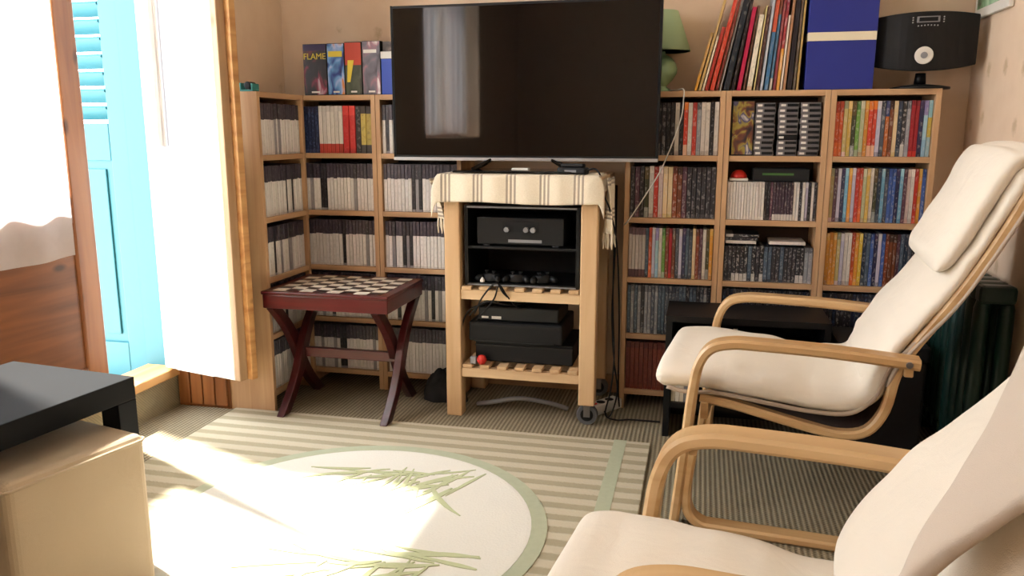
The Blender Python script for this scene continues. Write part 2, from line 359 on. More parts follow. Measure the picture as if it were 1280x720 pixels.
# ------------------------------------------------------------------ bookcases
BW, BD, BH = .325, .178, 1.118
TOPS = [.907, .694, .483, .280, .073]
def bookcase(label, x, y, rz=0):
    t = thing('bookcase', label, 'bookcase', (x, y, 0), rz); e = .0006
    box(e, .018, 0, BD, 0, BH).build('side_panel', 'pine', t, bevel=.0015); box(BW-.018, BW-e, 0, BD, 0, BH).build('side_panel', 'pine', t, bevel=.0015)
    box(.018, BW-.018, 0, BD, BH-.018, BH).build('top_board', 'pine_x', t)
    for z in TOPS: box(.018, BW-.018, .001, BD-.006, z-.018, z).build('shelf', 'pine_x', t)
    box(.018, BW-.018, BD-.006, BD-.001, .02, BH-.018).build('back_panel', 'back_board', t)
    box(.018, BW-.018, BD-.012, BD-.006, 0, .020).build('plinth', 'pine_x', t); return t
YF = 2.79
UX = [-.255, .070, .395]; LX = [-1.490, -1.165]
bookcase('pine bookcase under the green lamp, full of film and game cases', UX[0], YF)
bookcase('pine bookcase with stacked grey cartridges on its top shelf', UX[1], YF)
bookcase('pine bookcase below the black speaker, full of colourful film cases', UX[2], YF)
bookcase('pine bookcase below the illustrated boxes, in the room corner', LX[0], YF)
bookcase('pine bookcase partly hidden behind the television and its trolley', LX[1], YF)
b1 = bookcase('pine bookcase standing side-on beside the open balcony door', -1.4475, YF-.002-BW, PI/2)
st = MB()
for i in range(7): st.box(.0+.0, .0, 0, 0, 0, 0) if False else st.box(-.0004, .0006, .10+.004*(i % 2), .106+.003*(i % 3), .14+i*.009, .146+i*.009)
st.build('printed_stamp', plain('green_ink', '5f7a3c', .8), b1)

case_me = None
def case_mesh():
    m = MB(); c, d = .06, .01
    prof = [(-.5, 1), (-.5, d), (-.5+c, 0), (.5-c, 0), (.5, d), (.5, 1)]
    m.loft([[(x, y, z) for x, y in prof] for z in (0, 1)])
    me = bpy.data.meshes.new('case'); me.from_pydata(m.v, [], m.f)
    bm = bmesh.new(); bm.from_mesh(me); bmesh.ops.recalc_face_normals(bm, faces=bm.faces); bm.to_mesh(me); bm.free(); me.materials.append(M['spine']); return me
CASE = case_mesh()
def jit(c, a=.10):
    f = 1+random.uniform(-a, a); return [max(0, min(1, x*f*(1+random.uniform(-a, a)*.15))) for x in lin(c)[:3]]
def spine_obj(name, x, y, z, th, dp, h, rz, look, label, cat, group=None, tilt=0):
    o = bpy.data.objects.new(name, CASE); C.objects.link(o); o.location = (x, y, z); o.scale = (th, dp, h); o.rotation_euler = (0, tilt, rz)
    mn, tp, lo, bt, bl, tx, k = look
    o['print_main'] = jit(mn); o['print_top'] = jit(tp); o['print_low'] = jit(lo); o['band_top'] = bt+random.uniform(-.01, .01); o['band_low'] = bl; o['print_text'] = jit(tx); o['lettering'] = k
    return tag(o, label, cat, group)
def L(mn, tp=None, lo=None, bt=.86, bl=.08, tx='d8d4cc', k=.7): return (mn, tp or mn, lo or mn, bt, bl, tx, k)
WH = ('white-spined', L('ded8d4', '3b3440', 'd0c8c4', .69, .04, '8d8684', .5)); BK = ('black', L('16151a', '2a2730', '8a8688', .7, .05, '77747a', .4)); BG = ('dark grey', L('8f8a8c', '2b2830', '8f8a8c', .69, .04, 'c0bcbc', .4))
P = {
 'orange-red': L('c4532a', 'a8391f', 'd86a34', .8, .25), 'olive': L('b2a06a', '8f9070', 'c8a9a4'), 'gold': L('c4a24e', 'd9b878', 'b5a05a'), 'dark green': L('3a3a22', '5a4a2a', '8a8d88', .75, .2), 'green': L('6f9a45', '4d7a38', '9aa58a', .85, .12),
 'pale green': L('a8a884', 'c2bda0', 'a38f70'), 'amber': L('d29136', 'd8a852', 'c88a40'), 'scarlet': L('c43e28', 'd9782c', 'e0b090', .85, .2), 'lavender': L('b3adc0', 'c8c2c8', '8c8898'), 'slate': L('4a505c', '2e3340', '3a3d48'),
 'navy-topped orange': L('b0622c', '34406e', 'a65a28', .72, .1), 'brown': L('6a3820', '3c2418', '8a4c2a'), 'cream': L('d6bd94', 'cbb48c', 'c0a670'), 'dark blue': L('1f2c3e', '2a3448', '44505c', .8, .15), 'black and white': L('2c2c32', '1a1a1e', 'b8b4b0', .65, .22, 'e8e4e0', 1),
 'grey': L('8a8b90', '5c5d64', 'a0a0a4'), 'crimson': L('9c1824', '7c1420', 'c03428', .9, .1, 'c86060', .4), 'navy': L('26264a', '3a2a50', '20203a'), 'pale blue': L('9cc0cc', '8a80b0', '8cb0c8', .75, .3), 'yellow and blue': L('c8b04a', '8cb8c0', '9cb8c4', .7, .35),
 'blue': L('3f5c9c', '2f4a86', '5070a8'), 'sky blue': L('6fa0b8', '8cb8c4', '5080a0'), 'red': L('b83426', 'a02c24', 'c85038'), 'white': L('cfc6bc', 'd8d0c6', 'b8aca4', tx='7a6a68'), 'pink-white': L('cdb8b4', 'd8c8c0', 'c8a8a0', tx='9a4a40'),
 'black': L('17161a', '1e1c22', '2c2a2e', tx='a8a4a4'), 'plum': L('5a3a48', '4a2c3a', '6a4650'), 'rust': L('7c3a20', '5c2818', '8a4a2a'), 'charcoal': L('2c2a30', '201e24', '4a484c', tx='b8b4b4', k=1), 'orange': L('d08a30', 'c07a28', 'd89a44'), 'yellow': L('d6b43c', 'e0c050', 'c89c30'),
 'banded white': L('bdb2ac', '6a5058', '5c3c40', .86, .16, '2a2426', .35), 'steel blue': L('4a5a6a', '3a4858', '2a3440', tx='a8b0b8', k=.8), 'red-brown': L('6e2a1c', '5a2018', '7a3020', tx='b07050', k=.4), 'midnight': L('1a2138', '141a2c', '2a3048', tx='6a88b8', k=.8),
 'white-based plum': L('3c2a38', '2c2028', 'c8c0ba', .85, .16), 'white-striped': L('d4ccc4', 'c8c0b8', 'd8d0c8', tx='6a6468', k=.4),
}
ORD = 'first second third fourth fifth sixth seventh eighth ninth tenth eleventh twelfth thirteenth fourteenth fifteenth sixteenth seventeenth eighteenth nineteenth twentieth'.split()
ORD += ['twenty-'+o for o in ORD[:9]] + ['thirtieth'] + ['thirty-'+o for o in ORD[:9]]
ORD_AT = {}
TN = ['top', 'second', 'third', 'fourth', 'bottom']
def fill(bx, tier, names, where, kind, cat, rz=0, h=.176, dp=.13, x_from=None, x_to=None, by=None):
    """stand a row of cases on one shelf; bx = bookcase left edge (or near end for the side-on one)"""
    x0 = .0195 if x_from is None else x_from; x1 = BW-.0195 if x_to is None else x_to; n = len(names); g = .0006
    th = (x1-x0)/n; z = TOPS[tier]+.0004
    for i, nm in enumerate(names):
        lk = P[nm] if isinstance(nm, str) else nm[1]; nn = nm if isinstance(nm, str) else nm[0]
        u = x0+th*(i+.5); hh = h*random.uniform(.985, 1.0); dd = .012+random.uniform(0, .004)
        pos = (bx+u, YF+dd) if rz == 0 else (-1.4475-dd, by+u)
        spine_obj('game_case' if 'game' in kind else 'film_case', pos[0], pos[1], z, th-g, dp, hh, rz, lk, f'{nn} {kind}, {ORD[ORD_AT.setdefault((where, tier), 0)]} from {"door" if rz else "window"} end, {TN[tier]} shelf, bookcase {where}', cat, f'cases on the {TN[tier]} shelf of the bookcase {where}')
        ORD_AT[(where, tier)] += 1
def row(s): return [x.strip() for x in s.split(',')]
def rnd_row(pool, n): return [random.choice(pool) for _ in range(n)]
def whites(n, dark): return [BK if i in dark else (BG if random.random() < .06 else WH) for i in range(n)]
wA, wB, wC = 'beside balcony door', 'in room corner', 'behind television'
b1y = YF-.002-BW
for tr, dk in ((0, (0,)), (1, (11, 14)), (2, (4,)), (3, (8,)), (4, ())): fill(0, tr, whites(19, dk), wA, 'game case', 'game case', PI/2, by=b1y)
for tr, dk in ((1, (5, 6)), (2, (11,)), (3, (7,)), (4, (9, 10))): fill(LX[0], tr, whites(21, dk), wB, 'game case', 'game case')
for tr, dk in ((0, (1,)), (1, (8, 10)), (2, (5, 7)), (3, (3, 13)), (4, (17,))): fill(LX[1], tr, whites(21, dk), wC, 'game case', 'game case')
P['indigo'] = L('1f2a4c', '2a2c48', '3a4468', tx='6a80b0', k=.8); P['white red-printed'] = L('d6cec8', 'cfc8c4', 'b8443a', .88, .20, '3a3438', .25); P['bright red'] = L('c02a2c', 'd8403c', 'b82428', .8, .1, 'e89080', .3); P['yellow and black'] = L('b8a44e', '2a2420', '3c3a3a', .84, .18, '2a2420', .8)
fill(LX[0], 0, row('indigo,indigo,indigo,indigo,indigo'), wB, 'game', 'game case', x_from=.0195, x_to=.092, h=.172)
fill(LX[0], 0, ['white red-printed']*6, wB, 'game', 'game case', x_from=.093, x_to=.188, h=.174)
fill(LX[0], 0, ['bright red', 'bright red'], wB, 'game', 'game case', x_from=.190, x_to=.238, h=.174)
fill(LX[0], 0, ['black', 'yellow and black', 'yellow and black'], wB, 'game', 'game case', x_from=.240, x_to=.303, h=.172)
wU, wV, wX = 'under green lamp', 'holding cartridges', 'below black speaker'
F_ = ('film case', 'film case')
fill(UX[0], 0, row('black,slate,black,steel blue,charcoal,dark blue,black,charcoal,black,black,white,black,scarlet,white,red,grey,white,white,black,white'), wU, *F_)
fill(UX[0], 1, row('charcoal,plum,black,dark green,white,red,pink-white,cream,cream,rust,brown,plum,charcoal,charcoal,charcoal,charcoal,charcoal,charcoal'), wU, *F_)
fill(UX[0], 2, row('banded white,banded white,banded white,banded white,banded white,steel blue,orange-red,lavender,pale blue,white,green,rust,crimson,brown,slate,lavender,navy,steel blue,slate,cream,rust,plum,white,dark green,amber'), wU, *F_)
fill(UX[0], 3, rnd_row(['steel blue', 'slate', 'steel blue', 'charcoal', 'grey'], 24), wU, *F_)
fill(UX[0], 4, ['red-brown']*11 + ['rust', 'charcoal', 'gold', 'charcoal', 'plum', 'black', 'charcoal'], wU, *F_)
fill(UX[1], 1, ['white-striped']*13 + row('black,black,plum') + ['white-based plum']*7 + row('white-striped,white-striped,charcoal,white-striped,lavender,black,white-striped,charcoal'), wV, 'small disc case', 'disc case', h=.128, dp=.12)
fill(UX[1], 2, rnd_row(['charcoal', 'black and white', 'charcoal', 'steel blue'], 20)+['grey', 'grey'], wV, 'small disc case', 'disc case', h=.122, dp=.12)
fill(UX[1], 3, rnd_row(['charcoal', 'black and white', 'black', 'midnight'], 24), wV, *F_)
fill(UX[1], 4, rnd_row(['charcoal', 'black', 'midnight'], 22), wV, *F_)
fill(UX[2], 0, row('orange-red,orange-red,olive,gold,dark green,green,pale green,amber,scarlet,scarlet,lavender,slate,navy-topped orange,brown,cream,dark blue,black and white,grey,crimson,crimson,navy,pale blue,yellow and blue'), wX, *F_)
fill(UX[2], 1, row('olive,plum,lavender,navy,sky blue,amber,lavender,red,orange-red,pale green,gold,white,dark green,dark blue,sky blue,slate,blue,blue,navy,sky blue,plum,pink-white,white,red,amber,blue'), wX, *F_)
fill(UX[2], 2, row('amber,orange,amber,olive,lavender,white,white,orange-red,orange,yellow,dark blue,steel blue,blue,navy,lavender,blue,rust,brown,brown,plum,steel blue,dark blue,slate,charcoal,charcoal'), wX, *F_)
fill(UX[2], 3, rnd_row(['black', 'midnight', 'charcoal', 'dark blue'], 24), wX, *F_)
fill(UX[2], 4, rnd_row(['black', 'charcoal', 'rust'], 22), wX, *F_)

# cartridges, box, toys on the cartridge bookcase
cb = thing('game_box', 'dark illustrated game box standing left of the stacked cartridges', 'game box', (UX[1]+.022, YF+.012, TOPS[0]+.0005))
box(0, .072, .001, .11, 0, .180).build('carton', 'black', cb, bevel=.001); box(.003, .069, 0, .001, .004, .176).build('cover_art', art('dark_cover', ['151018', '3a2a2e', '6a3a2a', '9a8a3a', '3a3a6a', 'c0b8b0'], (30, 1, 22)), cb)
proto = thing('game_cartridge', 'x', 'cartridge'); MB().box(0, .074, 0, .11, 0, .0168).build('shell', 'cartridge', proto, bevel=.002)
box(.030, .072, -.0006, .001, .004, .0128).build('grip', 'dark_grey', proto); box(.006, .024, -.0008, .001, .005, .0118).build('end_label', 'white', proto)
first = True
for cI, nm in enumerate(('beside the illustrated box', 'in the middle stack', 'against the side panel')):
    for k in range(10):
        c = proto if first else copy_tree(proto); first = False
        c.location = (UX[1]+.099+cI*.0675*1.03+random.uniform(-.002, .002) - (.003 if cI == 0 else 0), YF+.014+random.uniform(0, .004), TOPS[0]+.0005+k*.0172); c.scale = (.84, 1, 1)
        mid = cI == 1 and k == 3
        if mid:
            for ch in c.children:
                if ch.name.startswith('shell') or ch.name.startswith('grip'): ch.data = ch.data.copy(); ch.data.materials[0] = M['black']
        tag(c, 'black game cartridge in the middle stack of grey cartridges' if mid else f'grey game cartridge, {ORD[k]} from the bottom, stack {nm}', 'cartridge', f'game cartridges, stack {nm}')
lx = UX[1]
rd = thing('toy', 'small red domed toy on a white base on the disc cases', 'toy', (lx+.055, YF+.055, TOPS[1]+.1292)); box(-.03, .03, -.03, .03, 0, .009).build('base', 'white', rd, bevel=.002)
MB().lathe([(.0, .036), (.010, .035), (.020, .028), (.026, .018), (.028, .0085)][::-1], 16).build('dome', 'red', rd, smooth=True)
lb = thing('flat_box', 'dark flat box with green lettering lying on the disc cases', 'box', (lx+.10, YF+.03, TOPS[1]+.1292)); box(0, .18, 0, .11, 0, .042).build('carton', 'black_matte', lb, bevel=.002); box(.03, .13, -.0008, .001, .020, .027).build('printed_title', plain('green_print', '3f6a2c', .6), lb)
for k in range(3):
    spine_obj('disc_case', lx+.022, YF+.016, TOPS[2]+.1232+.0112*(k+1), .0105, .12, .10+.004*k, 0, P[('white-striped', 'charcoal', 'black and white')[k]], f'{("white", "charcoal", "black and white")[k]} disc case lying flat on the left of the small disc cases', 'disc case').rotation_euler = (0, PI/2, 0)
spine_obj('disc_case', lx+.165, YF+.016, TOPS[2]+.1232+.0112, .0105, .12, .115, 0, P['white-striped'], 'white disc case lying flat alone on the right of small disc cases', 'disc case').rotation_euler = (0, PI/2, 0)

# ------------------------------------------------------------------ things on top of the bookcases
def art_box(x, w, h, cols, label, bands=()):
    t = thing('game_box', label, 'game box', (x, YF+.004, BH+.0005)); box(0, w, .001, .12, 0, h).build('carton', 'black', t, bevel=.001)
    box(.0015, w-.0015, 0, .001, .002, h-.002).build('cover_art', art('cover_'+cols[0]+cols[1], cols, (26, 1, 14)), t); box(w*.32, w*.68, -.0006, 0, .008, .014).build('maker_mark', 'white', t)
    for z0, z1, m in bands: box(.002, w-.002, -.0005, .0001, z0, z1).build('printed_band', m, t)
    return t
M['violet_ink'] = plain('violet_ink', '2c2148', .5); M['yellow_ink'] = plain('yellow_ink', 'd8c23c', .5); M['red_ink'] = plain('red_ink', 'b8402a', .5)
t1 = art_box(-1.444, .093, .182, ['141418', '1c1a20', '2a2428', '8a3048', 'b8a0a8'], 'black game box with a yellow title, against the corner wall', ((.158, .180, 'violet_ink'),))
text_part('FLAME', .031, 'yellow_ink', t1, (.0465, -.0008, .137), (PI/2, 0, 0), 'title_lettering')
t2 = art_box(-1.349, .068, .183, ['101838', '243c86', '5a90c8', 'a8b8e0', 'd0843c'], 'blue game box with a gold title, second from the corner'); box(.006, .060, -.0008, .0001, .135, .155).build('printed_band', 'yellow_ink', t2)
t3 = art_box(-1.279, .066, .186, ['2c3a24', '3a4434', '46503c', '2a2c22'], 'red and yellow game box between blue and grey boxes')
m = MB(); v = [(.002, -.0006, .105), (.064, -.0006, .105), (.064, -.0006, .183), (.002, -.0006, .183)]; m.v = v; m.f = [(0, 1, 2, 3)]; m.build('red_sky', 'red_ink', t3, solid=.0006)
m = MB(); m.v = [(.008, -.0009, .045), (.020, -.0009, .045), (.036, -.0009, .122), (.012, -.0009, .122)]; m.f = [(0, 1, 2, 3)]; m.build('yellow_flare', 'yellow_ink', t3, solid=.0006)
t4 = art_box(-1.211, .070, .188, ['38343a', '5a5660', '6a6470', '9a6a78', 'd8d0cc'], 'grey game box with white lettering beside the blue and white carton'); box(.006, .056, -.0008, .0001, .146, .158).build('printed_band', 'white', t4)
t5 = thing('storage_carton', 'bright blue carton with white lid edge beside the television', 'box', (-1.139, YF+.006, BH+.0005)); box(0, .13, 0, .12, 0, .125).build('carton', plain('bright_blue', '2f4fb4', .5), t5, bevel=.002); box(-.0015, .1315, -.0015, .1215, .1252, .150).build('lid', 'white', t5, bevel=.002); box(.004, .12, .01, .11, .1502, .185).build('dark_box_top', art('pattern_top', ['2a1c18', '5a4a44', 'a89a90'], (30, 5, 30)), t5)
tq = thing('tape_dispenser', 'small turquoise holder on the bookcase beside the balcony door', 'holder', (-1.50, 2.50, BH+.0005)); box(-.02, .03, -.022, .022, 0, .006).build('base', 'teal', tq, bevel=.002); box(-.02, -.012, -.022, .022, .006, .028).build('upright', 'teal', tq, bevel=.002); MB().lathe([(.006, -.02), (.013, -.018), (.013, .018), (.006, .02)], 14, (.010, 0, .0195), 1).build('roll', 'black', tq); box(.024, .03, -.022, .022, .006, .026).build('upright', 'teal', tq, bevel=.002)

lm = thing('table_lamp', 'pale green ceramic table lamp with conical shade behind the television', 'lamp', (-.150, 2.885, BH+.0005))
MB().lathe([(.001, 0), (.040, 0), (.040, .008), (.024, .016), (.022, .022), (.040, .040), (.054, .062), (.056, .078), (.050, .098), (.034, .116), (.015, .126), (.012, .150), (.001, .150)], 28).build('ceramic_base', 'lamp_green', lm, smooth=True)
MB().lathe([(.098, .136), (.052, .268), (.050, .268), (.096, .136)], 32).build('shade', 'shade_green', lm, smooth=True); MB().lathe([(.006, .15), (.006, .22)], 8).build('lamp_holder', 'white', lm)
MB().tube([tuple(p) for p in catmull([(.03, -.02, .006), (.058, -.08, .004), (.082, -.112, .004), (.083, -.118, -.03), (.075, -.121, -.10), (.022, -.124, -.25), (-.04, -.124, -.36), (-.085, -.122, -.43), (-.10, -.10, -.45)], 6)], .0022, 6).build('power_cord', 'white', lm, smooth=True)

# leaning books
bk = [('f0b040', 'orange', .010, .190, 14), ('caa66a', 'tan', .009, .30, 13.5), ('e8d8c0', 'ivory thin', .007, .175, 13.2), ('a83226', 'brick red', .012, .205, 13), ('c8402c', 'vermilion', .014, .30, 12.5), ('7a2a20', 'maroon', .009, .302, 12),
      ('c4c2c4', 'silver thin', .006, .31, 11.5), ('1a2430', 'blue-black', .019, .30, 10.5), ('2a1c20', 'dark brown', .010, .29, 9.5), ('b81f4a', 'magenta', .013, .262, 8.2), ('6a4034', 'cocoa', .008, .268, 7.4), ('e6dcc8', 'cream lettered', .016, .238, 6.6),
      ('d8c88a', 'straw thin', .005, .265, 5.8), ('4a2c28', 'dark russet', .010, .262, 5.6), ('b0b4bc', 'grey-blue', .009, .335, 5.2), ('c8583c', 'red and blue', .013, .33, 4.6), ('4a7aa0', 'mid blue', .009, .315, 4.2), ('8a3a40', 'wine', .009, .325, 3.8), ('d89a40', 'gold and red', .010, .31, 3.6),
      ('e0d0c0', 'off-white thin', .006, .232, 3.4), ('a87a58', 'light brown', .009, .315, 3.2), ('241f28', 'black tall', .016, .335, 2.8), ('5a4a3c', 'grey-brown', .008, .32, 2.4), ('b89a58', 'mustard thin', .007, .30, 2.0)]
bx_ = -.035
for i, (hx, nm, th, h, tl) in enumerate(bk):
    a = math.radians(tl); two = {'red and blue': L(hx, hx, '3f6f98', .98, .55, 'e8e0d0', .5), 'gold and red': L('9a3036', '8a3040', hx, .8, .42, 'e8e0e0', .8), 'mid blue': L(hx, '8a5040', 'd0ccc4', .75, .12), 'orange': L('d8a860', 'c8a060', hx, .8, .3), 'cream lettered': L(hx, hx, 'd8b898', .95, .05, '2c2830', .6)}
    lk = two.get(nm, L(hx, hx, hx, .95, .04, 'e0d8c8' if i % 3 else hx, .5)); w_ = th/math.cos(a)
    bt = tag(bpy.data.objects.new('book', CASE), f'{nm} {"upright" if tl < 3 else "leaning"} book in the row between green lamp and blue box', 'book', 'books leaning on top of the bookcases'); C.objects.link(bt)
    bt.location = (bx_+w_/2, YF+.008+random.uniform(0, .012), BH+.0008+math.sin(a)*th/2); bt.scale = (th-.0008, .15, h); bt.rotation_euler = (0, a, 0)
    mn, tp, lo, b1_, bl_, tx, k = lk
    for q, vv in (('print_main', jit(mn, .04)), ('print_top', jit(tp, .04)), ('print_low', jit(lo, .04)), ('band_top', b1_), ('band_low', bl_), ('print_text', jit(tx)), ('lettering', k)): bt[q] = vv
    nxt = math.radians(bk[i+1][4]) if i+1 < len(bk) else a
    bx_ += w_ + .0008 + max(0, .30*(math.tan(a)-math.tan(nxt)))
print('books end', bx_)
bb = thing('storage_box', 'dark blue storage box with a cream band, beside the black speaker', 'box', (.3125, YF+.006, BH+.0005))
box(0, .204, 0, .15, 0, .150).build('box_body', 'blue_card', bb, bevel=.0015); box(0, .204, .0, .15, .1505, .1765).build('cream_band', 'cream', bb); box(-.001, .205, -.001, .151, .177, .335).build('box_lid', 'blue_card', bb, bevel=.0015)

# black speaker on a foot
sp = thing('speaker', 'black curved-front speaker on a pedestal foot with round silver dial', 'speaker', (.668, 2.862, BH+.0005), math.radians(-6))
MB().lathe([(.001, 0), (.088, 0), (.088, .006), (.06, .011), (.018, .016), (.001, .016)], 32).build('foot', 'black', sp, smooth=True); MB().lathe([(.018, .014), (.015, .05)], 16).build('neck', 'black', sp, smooth=True)
m = MB(); rings = []
for i in range(17):
    u = -1+i/8; x = .148*u; cv = .035*(1-u*u); lo = .066-.018*(1-u*u)+.004; hi = .222+.010*(1-u*u)
    rings.append([(x, -.03-cv, lo), (x, .045-.02*u*u, lo+.02), (x, .045-.02*u*u, hi-.02), (x, -.03-cv, hi)])
m.loft(rings).build('body', 'black', sp, bevel=.004, smooth=False)
MB().lathe([(.001, 0), (.0265, 0), (.0265, .004), (.024, .006), (.001, .006)], 28, (-.004, -.0645, .100), 1).build('dial', 'white', sp, smooth=False)
MB().lathe([(.001, 0), (.010, 0), (.010, .002), (.001, .002)], 20, (-.004, -.0708, .100), 1).build('dial_centre', 'grey', sp)
box(-.032, .032, -.0672, -.060, .198, .216).build('display', 'grey', sp, bevel=.001); box(-.026, .026, -.0680, -.0670, .201, .213).build('display_screen', 'dark_grey', sp)
for i in range(7): MB().lathe([(.0022, 0), (.0022, .003)], 8, (-.027+i*.009, -.0635, .190-.002*abs(i-3)*.3), 1).build('button', 'silver', sp)
for s_ in (-1, 1):
    for k in range(3): MB().lathe([(.0022, 0), (.0022, .003)], 8, (s_*.043, -.0615, .199+k*.007), 1).build('button', 'silver', sp)

# picture on the right wall
pc = thing('picture_frame', 'white framed green picture hanging on the right wall', 'picture', (XR-.001, 2.79, 1.335)); box(-.016, -.001, -.15, .15, 0, .24).build('frame', 'white', pc, bevel=.003)
box(-.0172, -.016, -.125, .125, .028, .215).build('print', art('green_print_art', ['c8d8c0', '9ac09a', '6a9a70', '3a4a2a'], (1, 14, 12)), pc)

# ------------------------------------------------------------------ television trolley
CX0, CX1, CY0, CY1, CZ = -.840, -.318, 2.575, 2.945, .843
ct = thing('kitchen_trolley', 'birch slatted trolley carrying the television, castors on one side', 'trolley', (CX0, CY0, 0))
cw, cd, lg = CX1-CX0, CY1-CY0, .055
for x, y, z in ((0, 0, 0), (0, cd-lg, 0), (cw-lg, 0, .072), (cw-lg, cd-lg, .072)): box(x, x+lg, y, y+lg, z, CZ-.022).build('leg', 'cart', ct, bevel=.004)
box(0, cw+.012, -.012, cd+.008, CZ-.022, CZ).build('top', 'cart_x', ct, bevel=.004)
for zt in (.455, .178):
    for y in (.006, cd-.028): box(lg, cw-lg, y, y+.022, zt-.034, zt).build('rail', 'cart_x', ct, bevel=.002)
    for i in range(7):
        x = lg+.004+i*((cw-2*lg-.008-.034)/6); box(x, x+.034, .002, cd-.002, zt+.0005, zt+.0125).build('slat', 'cart_y', ct, bevel=.002)
box(lg, cw-lg, .008, .026, CZ-.075, CZ-.022).build('rail', 'cart_x', ct); box(lg, cw-lg, cd-.026, cd-.008, CZ-.075, CZ-.022).build('rail', 'cart_x', ct)
for x in (.012, cw-.032): box(x, x+.02, lg, cd-lg, CZ-.075, CZ-.022).build('rail', 'cart_y', ct)
for y in (.028, cd-.028):
    wx = cw-.026
    wh = MB().lathe([(.012, -.012), (.034, -.012), (.036, -.008), (.036, .008), (.034, .012), (.012, .012)], 24, (wx, y-.004, .0365), 1).build('castor', 'rubber', ct, smooth=False); MB().lathe([(.001, -.013), (.022, -.013), (.022, .013), (.001, .013)], 18, (wx, y-.004, .0365), 1).build('hub', 'black', wh)
    MB().lathe([(.001, -.016), (.006, -.016), (.006, .016), (.001, .016)], 10, (wx, y-.004, .0365), 1).build('axle', 'steel', wh); f = MB(); f.box(wx-.011, wx+.011, y-.021, y-.0175, .03, .074).box(wx-.011, wx+.011, y+.0095, y+.013, .03, .074).box(wx-.013, wx+.013, y-.021, y+.013, .068, .074); f.build('fork', 'steel', wh)

# throw draped over the trolley top
th_ = thing('throw', 'cream striped fringed throw draped over the trolley top', 'throw', (CX0, CY0, CZ)); m = MB(); m.a = []
X0, X1 = -.035, cw+.022; fy = -.020
def throw(u, v):
    x = X0+(X1-X0)*u; s = v*(cd*.52+.098)
    rip = .003*math.sin(x*60)+.002*math.sin(x*23+1)
    if s < .090: y, z = fy+rip-.004*(1-s/.09), -.088+s+.003*math.sin(x*14)
    elif s < .10: k = (s-.09)/.01; y, z = fy+.008*k, .002+.0025*k
    else: y, z = fy+.008+(s-.10), .0045
    e = 0
    if u < .04 or u > .96:
        dz = (.04-u)/.04 if u < .04 else (u-.96)/.04; z -= .05*dz*dz
    return (x, y, z)
m.grid(throw, 120, 40); m.a = [v[0]+.02 for v in m.v]
o = m.build('cloth', 'throw', th_, smooth=True, solid=.0025)
def tail(x, y, wid, z0, z1, sway, name='cloth_end'):
    m = MB(); P_ = []
    def fn(u, v):
        s = v; wv = wid*(1-.35*math.sin(min(1, v*1.2)*PI/2)); return (x+sway*v+.016*math.sin(u*PI*3+v*2)*(.4+.6*v), y+(u-.5)*wv+.0, z0+(z1-z0)*v)
    m.grid(fn, 24, 24); m.a = [(z0-p[2])*1.0+.03 for p in m.v]; o = m.build(name, 'throw', th_, smooth=True, solid=.003)
    for k in range(9):
        u = k/8; px, py, pz = fn(u, 1.0); mm = MB().tube([(px, py, pz+.003), (px+.003*math.sin(k*2), py, pz-.025), (px+.006*math.sin(k*3), py+.002, pz-.052)], [.0036, .0045, .002], 6).build('tassel', 'throw', th_)
        at = mm.data.attributes.new('run', 'FLOAT', 'POINT')
tail(cw+.030, .075, .17, -.006, -.185, .0); tail(-.050, .085, .17, -.012, -.15, .028)

# television
tv = thing('television', 'large black flat screen television on the draped trolley', 'television', (-.600, 2.70, CZ+.0085)); hw, z0, z1 = .460, .038, .556
box(-hw, hw, 0, .035, z0, z1).build('housing', 'black', tv, bevel=.004); box(-hw+.009, hw-.009, -.0012, .001, z0+.016, z1-.009).build('screen', 'black_gloss', tv); box(-hw, hw, -.0045, .004, z0-.002, z0+.009).build('silver_trim', 'silver', tv, bevel=.001)
box(-hw, -hw+.005, -.003, .02, z0+.009, z1).build('side_trim', 'dark_grey', tv); box(hw-.005, hw, -.003, .02, z0+.009, z1).build('side_trim', 'dark_grey', tv); box(-hw+.12, hw-.12, .035, .06, z0+.05, z1-.15).build('rear_cover', 'black', tv, bevel=.01)
box(-.215, .215, -.105, .10, 0, .007).build('stand_base', 'black_gloss', tv, bevel=.003)
for s_ in (-1, 1): MB().strip([(s_*.17, .0, .006), (s_*.14, .012, .022), (s_*.10, .016, .045)], .04, .014, (0, 1, 0)).build('stand_foot', 'black_gloss', tv)
tag(box(-.028, .028, -.075, -.045, 0, .008).build('label_card', 'white', loc=(-.585, 2.69, CZ+.0162), bevel=.001), 'small white plastic piece on the television stand base', 'card')
sn = thing('sensor_bar', 'small black device with a dangling cable beside television stand', 'sensor', (-.408, 2.615, CZ+.0065), math.radians(-12)); box(-.05, .05, -.018, .022, 0, .022).build('housing', 'black', sn, bevel=.006); box(-.022, .018, -.0192, -.018, .007, .014).build('front_window', 'grey', sn); box(-.04, .04, -.012, .016, .022, .034).build('camera_head', 'black', sn, bevel=.005)
MB().tube([tuple(p) for p in catmull([(.045, .0, .012), (.075, .005, .018), (.098, .0, -.01), (.112, -.002, -.07), (.125, .02, -.12), (.125, .10, -.25), (.12, .16, -.5), (.12, .17, -.75), (.12, .19, -.84)], 6)], .003, 6).build('cable', 'black', sn, smooth=True)

